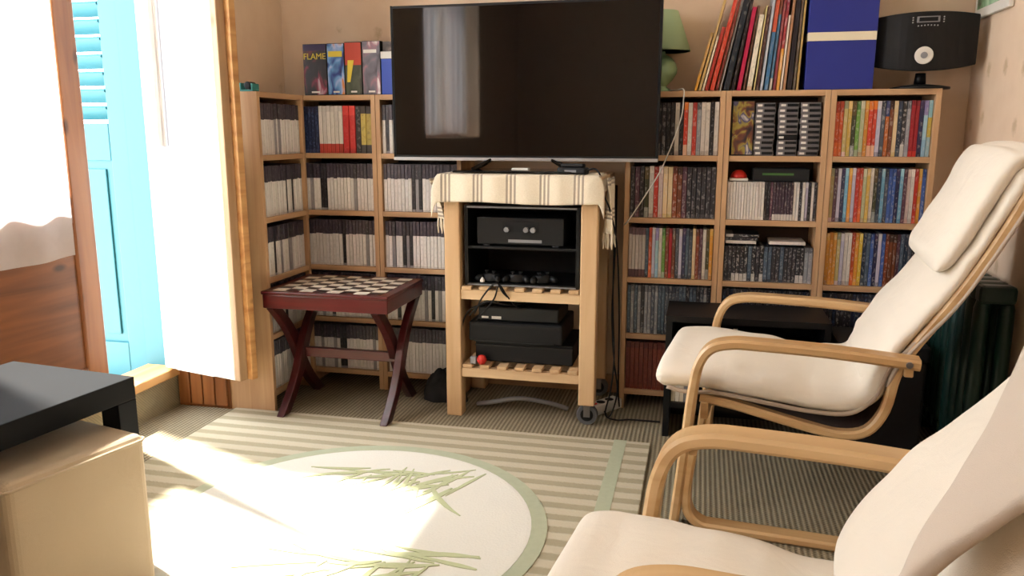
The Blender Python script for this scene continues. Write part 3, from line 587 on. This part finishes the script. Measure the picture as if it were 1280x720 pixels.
# equipment inside the trolley
zs = .4678
rk = thing('equipment_box', 'black open-fronted box on the upper trolley shelf', 'box', (-.775, 2.60, zs)); bw, bd, bh = .395, .28, .275
box(0, .012, 0, bd, 0, bh).build('side', 'black', rk); box(bw-.012, bw, 0, bd, 0, bh).build('side', 'black', rk); box(.012, bw-.012, 0, bd, 0, .010).build('bottom', 'black', rk); box(.012, bw-.012, 0, bd, bh-.010, bh).build('lid', 'black', rk); box(.012, bw-.012, bd-.008, bd, .01, bh-.01).build('back', 'black', rk); box(.012, bw-.012, .004, bd-.01, .128, .136).build('shelf', 'black', rk)
box(.010, bw-.010, -.003, 0, bh-.008, bh-.003).build('trim', 'grey', rk); box(.010, bw-.010, -.003, 0, .002, .006).build('trim', 'grey', rk)
rc = thing('receiver', 'black receiver with three round grey knobs on the trolley', 'receiver', (-.735, 2.615, zs+.1365)); box(0, .30, 0, .20, .006, .098).build('case', 'black', rc, bevel=.003)
for x in (.02, .26): box(x, x+.02, .01, .03, 0, .006).build('foot', 'rubber', rc)
box(.09, .215, -.002, 0, .05, .085).build('front_panel', 'dark_grey', rc)
for x in (.105, .172, .196): MB().lathe([(.001, 0), (.0095, 0), (.0085, .012), (.001, .012)], 18, (x, -.0005, .058), 1).build('knob', 'grey', rc)
box(.11, .225, -.0015, 0, .014, .024).build('display', 'grey', rc)
for i, x in enumerate((-.685, -.60, -.515)):
    g = thing('game_controller', ('black game controller at the left of the equipment box', 'black game controller in the middle of the equipment box', 'black game controller at the right of the equipment box')[i], 'controller', (x, 2.65, zs+.0108), math.radians((-15, 5, 20)[i]))
    MB().loft([[(math.cos(a)*rx, -.018+math.sin(a)*.022+off, z) for a in [2*PI*k/16 for k in range(16)]] for rx, z, off in ((.024, 0, 0), (.038, .006, 0), (.040, .016, .002), (.034, .026, .003), (.018, .029, .003))]).build('shell', 'black', g, smooth=True)
    for s_ in (-1, 1):
        MB().tube([(s_*.026, -.018, .014), (s_*.036, -.038, .014), (s_*.041, -.052, .012)], [.014, .012, .007], 10).build('grip', 'black', g, smooth=True); MB().lathe([(.003, .024), (.003, .034), (.007, .035), (.007, .039), (.001, .040)], 12, (s_*.014, -.024, 0)).build('thumbstick', 'dark_grey', g)
tag(MB().lathe([(.001, 0), (.008, 0), (.009, .006), (.004, .014), (.001, .017)], 12, (0, 0, 0)).build('small_figure', 'white', loc=(-.716, 2.612, zs+.0108)), 'tiny pale figure on the left in the equipment box', 'figure')
zl = .1908
cn = thing('game_console', 'large black angular console at the bottom of the stack on the trolley', 'console', (-.745, 2.62, zl)); box(0, .345, 0, .25, .004, .075).build('case', 'dark_grey', cn, bevel=.004)
for x in (.02, .30): box(x, x+.025, .02, .045, 0, .004).build('foot', 'rubber', cn)
box(0, .345, -.004, 0, .060, .066).build('front_ledge', 'black', cn)
c2 = thing('disc_player', 'wide black disc player between the stacked consoles', 'player', (-.765, 2.605, zl+.0755)); box(0, .33, 0, .26, .003, .072).build('case', 'dark_grey', c2, bevel=.006); box(.01, .32, -.002, 0, .058, .064).build('tray_slot', 'black', c2); box(.02, .3, -.002, 0, .003, .008).build('base_shadow_strip', 'black', c2)
for x in (.02, .28): box(x, x+.02, .02, .04, 0, .003).build('foot', 'rubber', c2)
c3 = thing('set_top_box', 'small black box with pale lettering on the trolley stack', 'set-top box', (-.735, 2.625, zl+.148)); box(0, .285, 0, .2, .0, .052).build('case', 'black', c3, bevel=.006); box(.012, .036, -.0012, 0, .010, .017).build('pale_mark', 'white', c3); box(.048, .082, -.0012, 0, .008, .018).build('pale_mark', 'white', c3)
tag(MB().lathe([(.001, 0), (.010, .001), (.0165, .010), (.0175, .018), (.012, .030), (.001, .034)], 16).build('red_ball', 'red', loc=(-.715, 2.592, zl), smooth=True), 'small red ball on the lower trolley shelf', 'ball')
tag(box(-.011, .011, -.008, .008, 0, .026).build('grey_plug', 'grey', loc=(-.745, 2.594, zl), bevel=.003), 'small grey plug adapter on the lower trolley shelf', 'plug')
def cable(name, pts, label, r=.003, mat='black'): return tag(MB().tube([tuple(p) for p in catmull(pts, 8)], r, 6).build(name, mat, smooth=True), label, 'cable')
cable('cable', [(-.74, 2.588, .37), (-.70, 2.562, .44), (-.655, 2.562, .486), (-.63, 2.568, .45), (-.60, 2.64, .40), (-.57, 2.70, .40)], 'black cable looping up over the upper trolley rail')
cable('cable', [(-.76, 2.60, .36), (-.725, 2.588, .40), (-.685, 2.58, .418), (-.63, 2.60, .405), (-.58, 2.66, .398)], 'black cable drooping over the consoles on the trolley')
cable('cable', [(-.735, 2.60, .345), (-.70, 2.585, .385), (-.665, 2.575, .43), (-.645, 2.566, .478), (-.62, 2.575, .44), (-.59, 2.62, .392), (-.55, 2.64, .392)], 'black cable arching from the consoles to the controllers')
cable('cable', [(-.53, 2.70, .40), (-.515, 2.66, .42), (-.495, 2.64, .44), (-.50, 2.66, .41), (-.485, 2.70, .398)], 'short black cable rising at the right of the consoles')
cable('cable', [(-.79, 2.62, .27), (-.785, 2.60, .33), (-.76, 2.61, .38), (-.70, 2.63, .402)], 'black cable at the left side of the consoles')
cable('cable', [(-.76, 2.70, .006), (-.70, 2.66, .03), (-.60, 2.68, .045), (-.50, 2.70, .03), (-.43, 2.72, .006)], 'pale grey hose on the floor under the trolley', .009, 'grey')
cable('cable', [(-.288, 2.86, .80), (-.286, 2.84, .60), (-.284, 2.76, .36), (-.268, 2.71, .2), (-.25, 2.67, .10), (-.27, 2.64, .02), (-.30, 2.72, .008)], 'black cable hanging between trolley and bookcase')
cable('cable', [(-.292, 2.87, .80), (-.290, 2.84, .62), (-.280, 2.74, .40), (-.264, 2.67, .22), (-.268, 2.62, .12), (-.285, 2.63, .03), (-.25, 2.64, .008), (-.2, 2.66, .006), (-.1, 2.66, .006)], 'black cable trailing along the floor by the bookcase foot')
ps = thing('power_strip', 'cream power strip with a red switch on the floor', 'power strip', (-.305, 2.745, .0005), math.radians(55)); box(-.075, .075, -.024, .024, 0, .036).build('body', 'white', ps, bevel=.004); box(-.062, -.042, -.008, .008, .036, .040).build('red_switch', 'red', ps)
for x in (-.015, .03): MB().lathe([(.016, .0355), (.016, .0365), (.001, .0365)], 16, (x, 0, 0)).build('socket', 'dark_grey', ps)
bgk = thing('black_bag', 'crumpled black bag on the floor behind the trolley leg', 'bag', (-.905, 2.735, .001))
def bag(u, v):
    a = u*2*PI; ph = v*PI/2; d = 1+.18*noise.noise(Vector((math.cos(a)*2, math.sin(a)*2, v*3))); return (math.cos(a)*.075*math.cos(ph)*d, math.sin(a)*.045*math.cos(ph)*d, .11*math.sin(ph)*d)
MB().grid(bag, 32, 12).build('bag_body', 'black_matte', bgk, smooth=True); MB().tube([tuple(p) for p in catmull([(.03, -.01, .10), (.08, -.03, .09), (.095, -.035, .04), (.10, -.03, .008)], 6)], .006, 6).build('strap', 'black_matte', bgk, smooth=True)

# ------------------------------------------------------------------ chess table
CT = thing('chess_table', 'dark red wooden chess table with crossed legs', 'table', (-1.443, 2.415, 0)); tw, td, tz = .455, .345, .452
box(0, tw, 0, td, tz-.060, tz-.012).build('apron', 'red_wood', CT, bevel=.003); box(-.004, tw+.004, -.004, td+.004, tz-.012, tz).build('top', 'red_wood', CT, bevel=.003)
sq0 = MB().box(0, 1, 0, 1, 0, 1); sqw, sqd = (tw-.06)/8, (td-.04)/8; proto_sq = {}
for i in range(8):
    for j in range(8):
        k = (i+j) % 2
        if k not in proto_sq: proto_sq[k] = box(.0004, sqw-.0004, .0004, sqd-.0004, 0, .0012).build('board_square', 'light_square' if k == 0 else 'dark_square', CT); o = proto_sq[k]
        else: o = proto_sq[k].copy(); C.objects.link(o)
        o.location = (.03+i*sqw, .02+j*sqd, tz+.0001)
for x in (.022, tw-.050):
    for a, b in (((.030, tz-.062), (td-.005, .0)), ((td-.030, tz-.062), (.005, 0.0092))):
        y0, zz0 = a; y1, zz1 = b; sd = 0 if b[0] > .1 else .030
        pts = [(x+sd, y0+(y1-y0)*t+.018*math.sin(t*2*PI)*(1 if y1 > y0 else -1), zz0+(zz1-zz0)*t) for t in [k/14 for k in range(15)]]
        m = MB(); rings = []
        for p in pts: rings.append([(p[0]-.014, p[1]-.026, p[2]), (p[0]+.014, p[1]-.026, p[2]), (p[0]+.014, p[1]+.026, p[2]), (p[0]-.014, p[1]+.026, p[2])])
        m.loft(rings).build('leg', 'red_wood_z', CT, bevel=.003)
box(.066, tw-.036, td/2-.012, td/2+.012, .180, .215).build('stretcher', 'red_wood', CT, bevel=.003)

# ------------------------------------------------------------------ armchairs
def armchair(label, loc, rz, half, az, back=None, bt=.058, pdx=0, pz=0, pm='cushion', yo=0, drape_=False):
    t = thing('armchair', label, 'armchair', loc, rz); k = az/.50
    seat = catmull([(.005, 0, .330), (.09, 0, .318), (.168, 0, .302), (.26, 0, .283), (.337, 0, .272), (.395, 0, .288), (.430, 0, .345), (.446, 0, .43), (.475, 0, .495), (.525, 0, .575), (.582, 0, .672), (.637, 0, .784), (.682, 0, .895)], 4)
    for s in (-1, 1):
        y = s*half
        arm = catmull([(-.040, y, .012), (-.030, y, .12), (-.018, y, .25), (-.008, y, .36*k), (.004, y, .43*k), (.030, y, .472*k), (.075, y, .488*k), (.14, y, .490*k), (.30, y, .487*k), (.485, y, .476*k)], 6)
        a = MB().strip(arm, .056, .024).build('armrest', 'birch', t)
        MB().lathe([(.001, -.001), (.008, -.001), (.007, .002), (.001, .0025)], 12, (.462, y-.0285, .4772*k), 1).build('screw', 'steel', a)
        MB().strip(catmull([(-.002, y, .20), (-.012, y, .10), (-.006, y, .045), (.025, y, .016), (.08, y, .012), (.30, y, .012), (.60, y, .012)], 6), .050, .022).build('floor_runner', 'birch', t)
        MB().strip(seat, .032, .022, (0, 1, 0)).build('seat_frame', 'birch', t) if False else MB().strip([(p.x, s*(half-.052), p.z) for p in seat], .034, .022).build('seat_frame', 'birch', t)
    for (x, z) in ((.018, .300), (.47, .455), (.668, .885)): box(x-.010, x+.010, -half+.028, half-.028, z-.022, z+.022).build('cross_rail', 'birch', t, bevel=.003)
    sl_ = [p for p in seat[2:-2]]
    MB().grid(lambda u, v: (lambda p: (p.x, (v-.5)*2*(half-.066), p.z+.002))(sl_[min(len(sl_)-1, int(u*(len(sl_)-1)+.5))]), len(sl_)-1, 6).build('sling', 'sling', t, solid=.004)
    # cushion: swept pad with softened rim
    def pad(name, path, T, Wd, mat, bulge, seed, puck=.006, parent=t, e=.55, yo=0):
        P_ = catmull([(p[0], 0, p[1]) for p in path], 7); n = len(P_); rings = []
        for i, p in enumerate(P_):
            tg = (P_[min(i+1, n-1)]-P_[max(i-1, 0)]).normalized(); nr = Vector((-tg.z, 0, tg.x)); s = i/(n-1)
            end = min(1, math.sin(min(s, 1-s)*PI*4.5)**.5 if min(s, 1-s) < .111 else 1); end = max(end, .12); TT = T(s)*end if callable(T) else T*end; ww = (Wd(p) if callable(Wd) else Wd)/2*(.93+.07*end); yc = yo(p) if callable(yo) else yo; ring = []
            for q in range(28):
                a = 2*PI*q/28; ca, sa = math.cos(a), math.sin(a); yy = math.copysign(abs(ca)**e, ca)*ww; nn = math.copysign(abs(sa)**(.75), sa)*TT/2*(1+bulge*(1-abs(yy/ww)**2))
                w3 = puck*noise.noise(Vector((p.x*9+seed, yy*7, p.z*9+(3 if sa > 0 else 0))))+puck*.6*noise.noise(Vector((p.x*24+seed, yy*10, p.z*24)))
                pt = p + nr*(nn+w3*(1 if sa > 0 else .5)) + Vector((0, yy+yc, 0)); ring.append(tuple(pt))
            rings.append(ring)
        return MB().loft(rings).build(name, mat, parent, smooth=True, sub=1)
    cw_ = 2*(half-.035)
    pad('seat_cushion', [(-.110, .366), (-.07, .372), (.05, .374), (.166, .360), (.27, .350), (.345, .352), (.392, .378), (.415, .432), (.430, .478)], .072, cw_, 'cushion', .18, 1.3, .008, e=.42)
    pad('back_cushion', back or [(.385, .385), (.415, .455), (.455, .520), (.515, .605), (.572, .705), (.618, .800), (.650, .870), (.668, .910)], bt, cw_, 'cushion', .22, 5.1, .007)
    hp = pad('headrest_pillow', [(x_+pdx*(1-i_/8), z_+pz*(1-i_/8)) for i_, (x_, z_) in enumerate([(.508, .672), (.535, .715), (.572, .790), (.604, .860), (.636, .918), (.672, .940), (.704, .916), (.712, .868), (.698, .82)])], lambda s: .060 if s < .55 else .036, cw_*.97-abs(yo)*2, pm, .3, 8.7, .006, yo=yo)
    pad('cushion_underside', [(.425, .395), (.448, .455), (.487, .513), (.545, .592), (.602, .692), (.648, .786), (.678, .862), (.690, .890)], .026, cw_+.012, 'cushion_back', .0, 2.2, .002)
    pr = catmull([(p[0], 0, p[1]) for p in [(-.078, .350), (-.03, .342), (.05, .346), (.166, .334), (.27, .324), (.355, .330), (.405, .375), (.430, .445), (.480, .512), (.540, .598), (.597, .700), (.642, .796), (.676, .880)]], 5)
    for s in (-1, 1): MB().tube([(p.x, s*(cw_/2-.006), p.z) for p in pr], .006, 6).build('piping', 'cushion_back', t, smooth=True)
    if drape_:
        bl = thing('blanket', 'taupe blanket draped over the near side of the armchair back', 'blanket', loc, rz)
        B = catmull([(p[0], 0, p[1]) for p in back], 3); Q = []
        for i, p in enumerate(B):
            tg = (B[min(i+1, len(B)-1)]-B[max(i-1, 0)]).normalized(); nr = Vector((-tg.z, 0, tg.x)); q = p+nr*(bt/2*1.22+.012); Q.append((q.x, q.z))
        Q = [q for q in Q if q[1] > .515]
        def yb(z):
            K = [(.50, -.195), (.56, -.185), (.62, -.10), (.67, -.02), (.72, .07), (.78, .16), (.82, .185), (2, .185)]
            for (a, b), (c, d) in zip(K, K[1:]):
                if z <= c: return b+(d-b)*max(0, z-a)/(c-a)
        pad('blanket_cloth', Q, .024, lambda p: yb(p.z)+.205, 'pillow', .1, 3.7, .003, bl, yo=lambda p: (yb(p.z)-.205)/2)
    return t
armchair('birch armchair with cream cushions in front of the bookcases', (.042, 2.222, 0), math.radians(-6), .285, .50)
armchair('birch armchair with cream cushions standing on the rug edge', (-.068, 1.0, 0), math.radians(-6), .22, .535, [(.30, .37), (.325, .445), (.37, .515), (.42, .575), (.475, .635), (.55, .735), (.61, .835), (.655, .915)], .11, -.05, 0, 'cushion', 0, True)

# ------------------------------------------------------------------ dark furniture behind the far armchair
dc = thing('low_cabinet', 'low black open cabinet behind the far armchair', 'cabinet', (-.088, 2.545, 0)); kw, kd, kh = .50, .235, .408
box(0, .02, 0, kd, 0, kh).build('side', 'black', dc); box(kw-.02, kw, 0, kd, 0, kh).build('side', 'black', dc); box(.02, kw-.02, 0, kd, kh-.02, kh).build('top', 'black', dc); box(.02, kw-.02, .002, kd, .10, .118).build('shelf', 'black', dc); box(.02, kw-.02, .002, kd, .290, .308).build('shelf', 'black', dc); box(.02, kw-.02, kd-.008, kd, .0, kh-.02).build('back', 'black', dc)
for i in range(4): tag(box(.0, .15, 0, .17, 0, .008).build('magazine', ('page', 'grey', 'page', 'dark_grey')[i], loc=(.13+.004*i, 2.555, .3085+i*.0086), rz=math.radians((-2, 1, 3, 0)[i])), ('cream', 'grey', 'ivory', 'dark grey')[i]+' magazine lying in the low black cabinet', 'magazine')
for i in range(6): tag(box(0, .012, 0, .16, 0, .168).build('magazine', ('page', 'white', 'page', 'grey', 'page', 'white')[i], loc=(-.064+i*.0135, 2.56, .1185)), f'pale magazine, {ORD[i]} of the upright ones from the trolley side, low black cabinet', 'magazine', 'magazines upright in the low cabinet')
tk = thing('storage_chest', 'black storage chest between low cabinet and green radiator', 'chest', (.440, 2.545, .0005)); box(0, .25, 0, .22, 0, .30).build('body', 'black_matte', tk, bevel=.008); box(-.006, .256, -.006, .226, .3005, .35).build('lid', 'black_matte', tk, bevel=.008); box(.10, .15, -.014, -.006, .27, .33).build('latch', 'dark_grey', tk, bevel=.002)
rd_ = thing('radiator', 'dark green column radiator on the right wall', 'radiator', (.785, 2.30, 0))
for i in range(9):
    y = .03+i*.064
    for x in (-.035, .025): MB().loft([[(x+math.cos(a)*.020*f, y+math.sin(a)*.024*f, z) for a in [2*PI*q/12 for q in range(12)]] for z, f in ((.10, .5), (.13, 1), (.52, 1), (.56, .5))]).build('column', 'radiator', rd_, smooth=True)
    box(-.050, .042, y-.026, y+.026, .535, .585).build('header', 'radiator', rd_, bevel=.012); box(-.050, .042, y-.026, y+.026, .075, .12).build('footer', 'radiator', rd_, bevel=.012)
for y in (.03, .03+8*.064): box(-.04, .03, y-.012, y+.012, 0, .08).build('foot', 'radiator', rd_, bevel=.004)
MB().tube([(-.0, -.0, .10), (0, -.06, .10), (0, -.07, .08), (0, -.07, .001)], .012, 10).build('pipe', 'radiator', rd_)

# ------------------------------------------------------------------ coffee table and pouf
lt = thing('coffee_table', 'black square-edged coffee table beside the balcony door', 'table', (-1.192, 1.453, .0085), math.radians(-6.5)); aw, ad, ah = .36, .62, .45
box(-aw, 0, -ad, 0, ah-.05, ah).build('top', 'table_black', lt, bevel=.002)
for x in (-aw, -.05):
    for y in (-ad, -.05): box(x, x+.05, y, y+.05, 0, ah-.05).build('leg', 'table_black', lt, bevel=.002)
pf = thing('pouf', 'cream fabric cube pouf pushed under the coffee table', 'pouf', (-1.122, 1.385, .0085), math.radians(-13.5)); ps_ = .30
def soft(x0, x1, y0, y1, z0, z1): return MB().box(x0, x1, y0, y1, z0, z1)
b = soft(-.34, 0, -ps_, 0, .004, .352); o = b.build('cover', 'pouf', pf, bevel=.018); o.modifiers['bevel'].segments = 4
MB().tube([(-.34+.008, -ps_-.001, .338), (-.004, -ps_-.001, .338), (.001, -ps_+.012, .338), (.001, -.012, .338), (-.008, .001, .338), (-.33, .001, .338)], .0035, 6).build('seam', 'pouf', pf, smooth=True)

# ------------------------------------------------------------------ rug
rg = thing('rug', 'beige striped rug with a white leaf-patterned circle', 'rug', (0, 0, 0))
RX0, RX1, RY0, RY1 = -1.60, -.12, .55, 2.458
box(RX0, RX1, RY0, RY1, .0005, .008).build('pile', 'rug', rg, bevel=.003)
box(-.235, -.195, RY0+.002, RY1-.002, .0081, .0092).build('edge_band', 'ring_green', rg)
cx, cy, cr = -.835, 1.74, .506
def disc(r, z, n=72): return [(cx+math.cos(2*PI*k/n)*r, cy+math.sin(2*PI*k/n)*r, z) for k in range(n)]
m = MB(); m.loft([disc(cr-.04, .0082), disc(cr-.04, .0105), disc(cr, .0105), disc(cr, .0082)], True, False).build('ring', 'ring_green', rg)
MB().loft([disc(cr-.04, .0082), disc(cr-.04, .0112), disc(cr-.05, .0120)]).build('circle', 'rug_disc', rg)
random.seed(11)
def blade(x, y, a, ln, wd, bend, k):
    m = MB(); n = 6; rings = []
    for i in range(n+1):
        t = i/n; aa = a+bend*t; x2 = x+math.cos(aa)*ln*t; y2 = y+math.sin(aa)*ln*t; ww = wd*math.sin(PI*(.10+.86*t))*.5; nx, ny = -math.sin(aa), math.cos(aa)
        rings.append([(x2+nx*ww, y2+ny*ww, .0118), (x2-nx*ww, y2-ny*ww, .0118), (x2-nx*ww, y2-ny*ww, .0134+.00002*k), (x2+nx*ww, y2+ny*ww, .0134+.00002*k)])
    m.loft(rings).build('leaf_blade', 'motif', rg)
kb = 0
for (x, y, s, n, a0, a1) in ((-.62, 2.10, 1.0, 9, 3.3, 5.4), (-.76, 2.06, 1.0, 9, 3.2, 4.9), (-.88, 2.04, .9, 7, 3.1, 4.6), (-.68, 1.98, .9, 7, 3.4, 5.6), (-.95, 1.92, .7, 6, 3.0, 4.6), (-.50, 1.62, 1.1, 7, 2.9, 3.6), (-.62, 1.58, 1.0, 8, 2.8, 4.6), (-.78, 1.56, .9, 7, 2.8, 4.4), (-.45, 2.05, .7, 4, 2.6, 3.4)):
    for k in range(n):
        a = random.uniform(a0, a1); ln = s*random.uniform(.10, .24); px, py = x+random.uniform(-.06, .06), y+random.uniform(-.03, .03)
        if max(math.hypot(px-cx, py-cy), math.hypot(px+math.cos(a)*ln-cx, py+math.sin(a)*ln-cy)) < cr-.06: kb += 1; blade(px, py, a, ln, random.uniform(.009, .017), random.uniform(-.35, .35), kb)
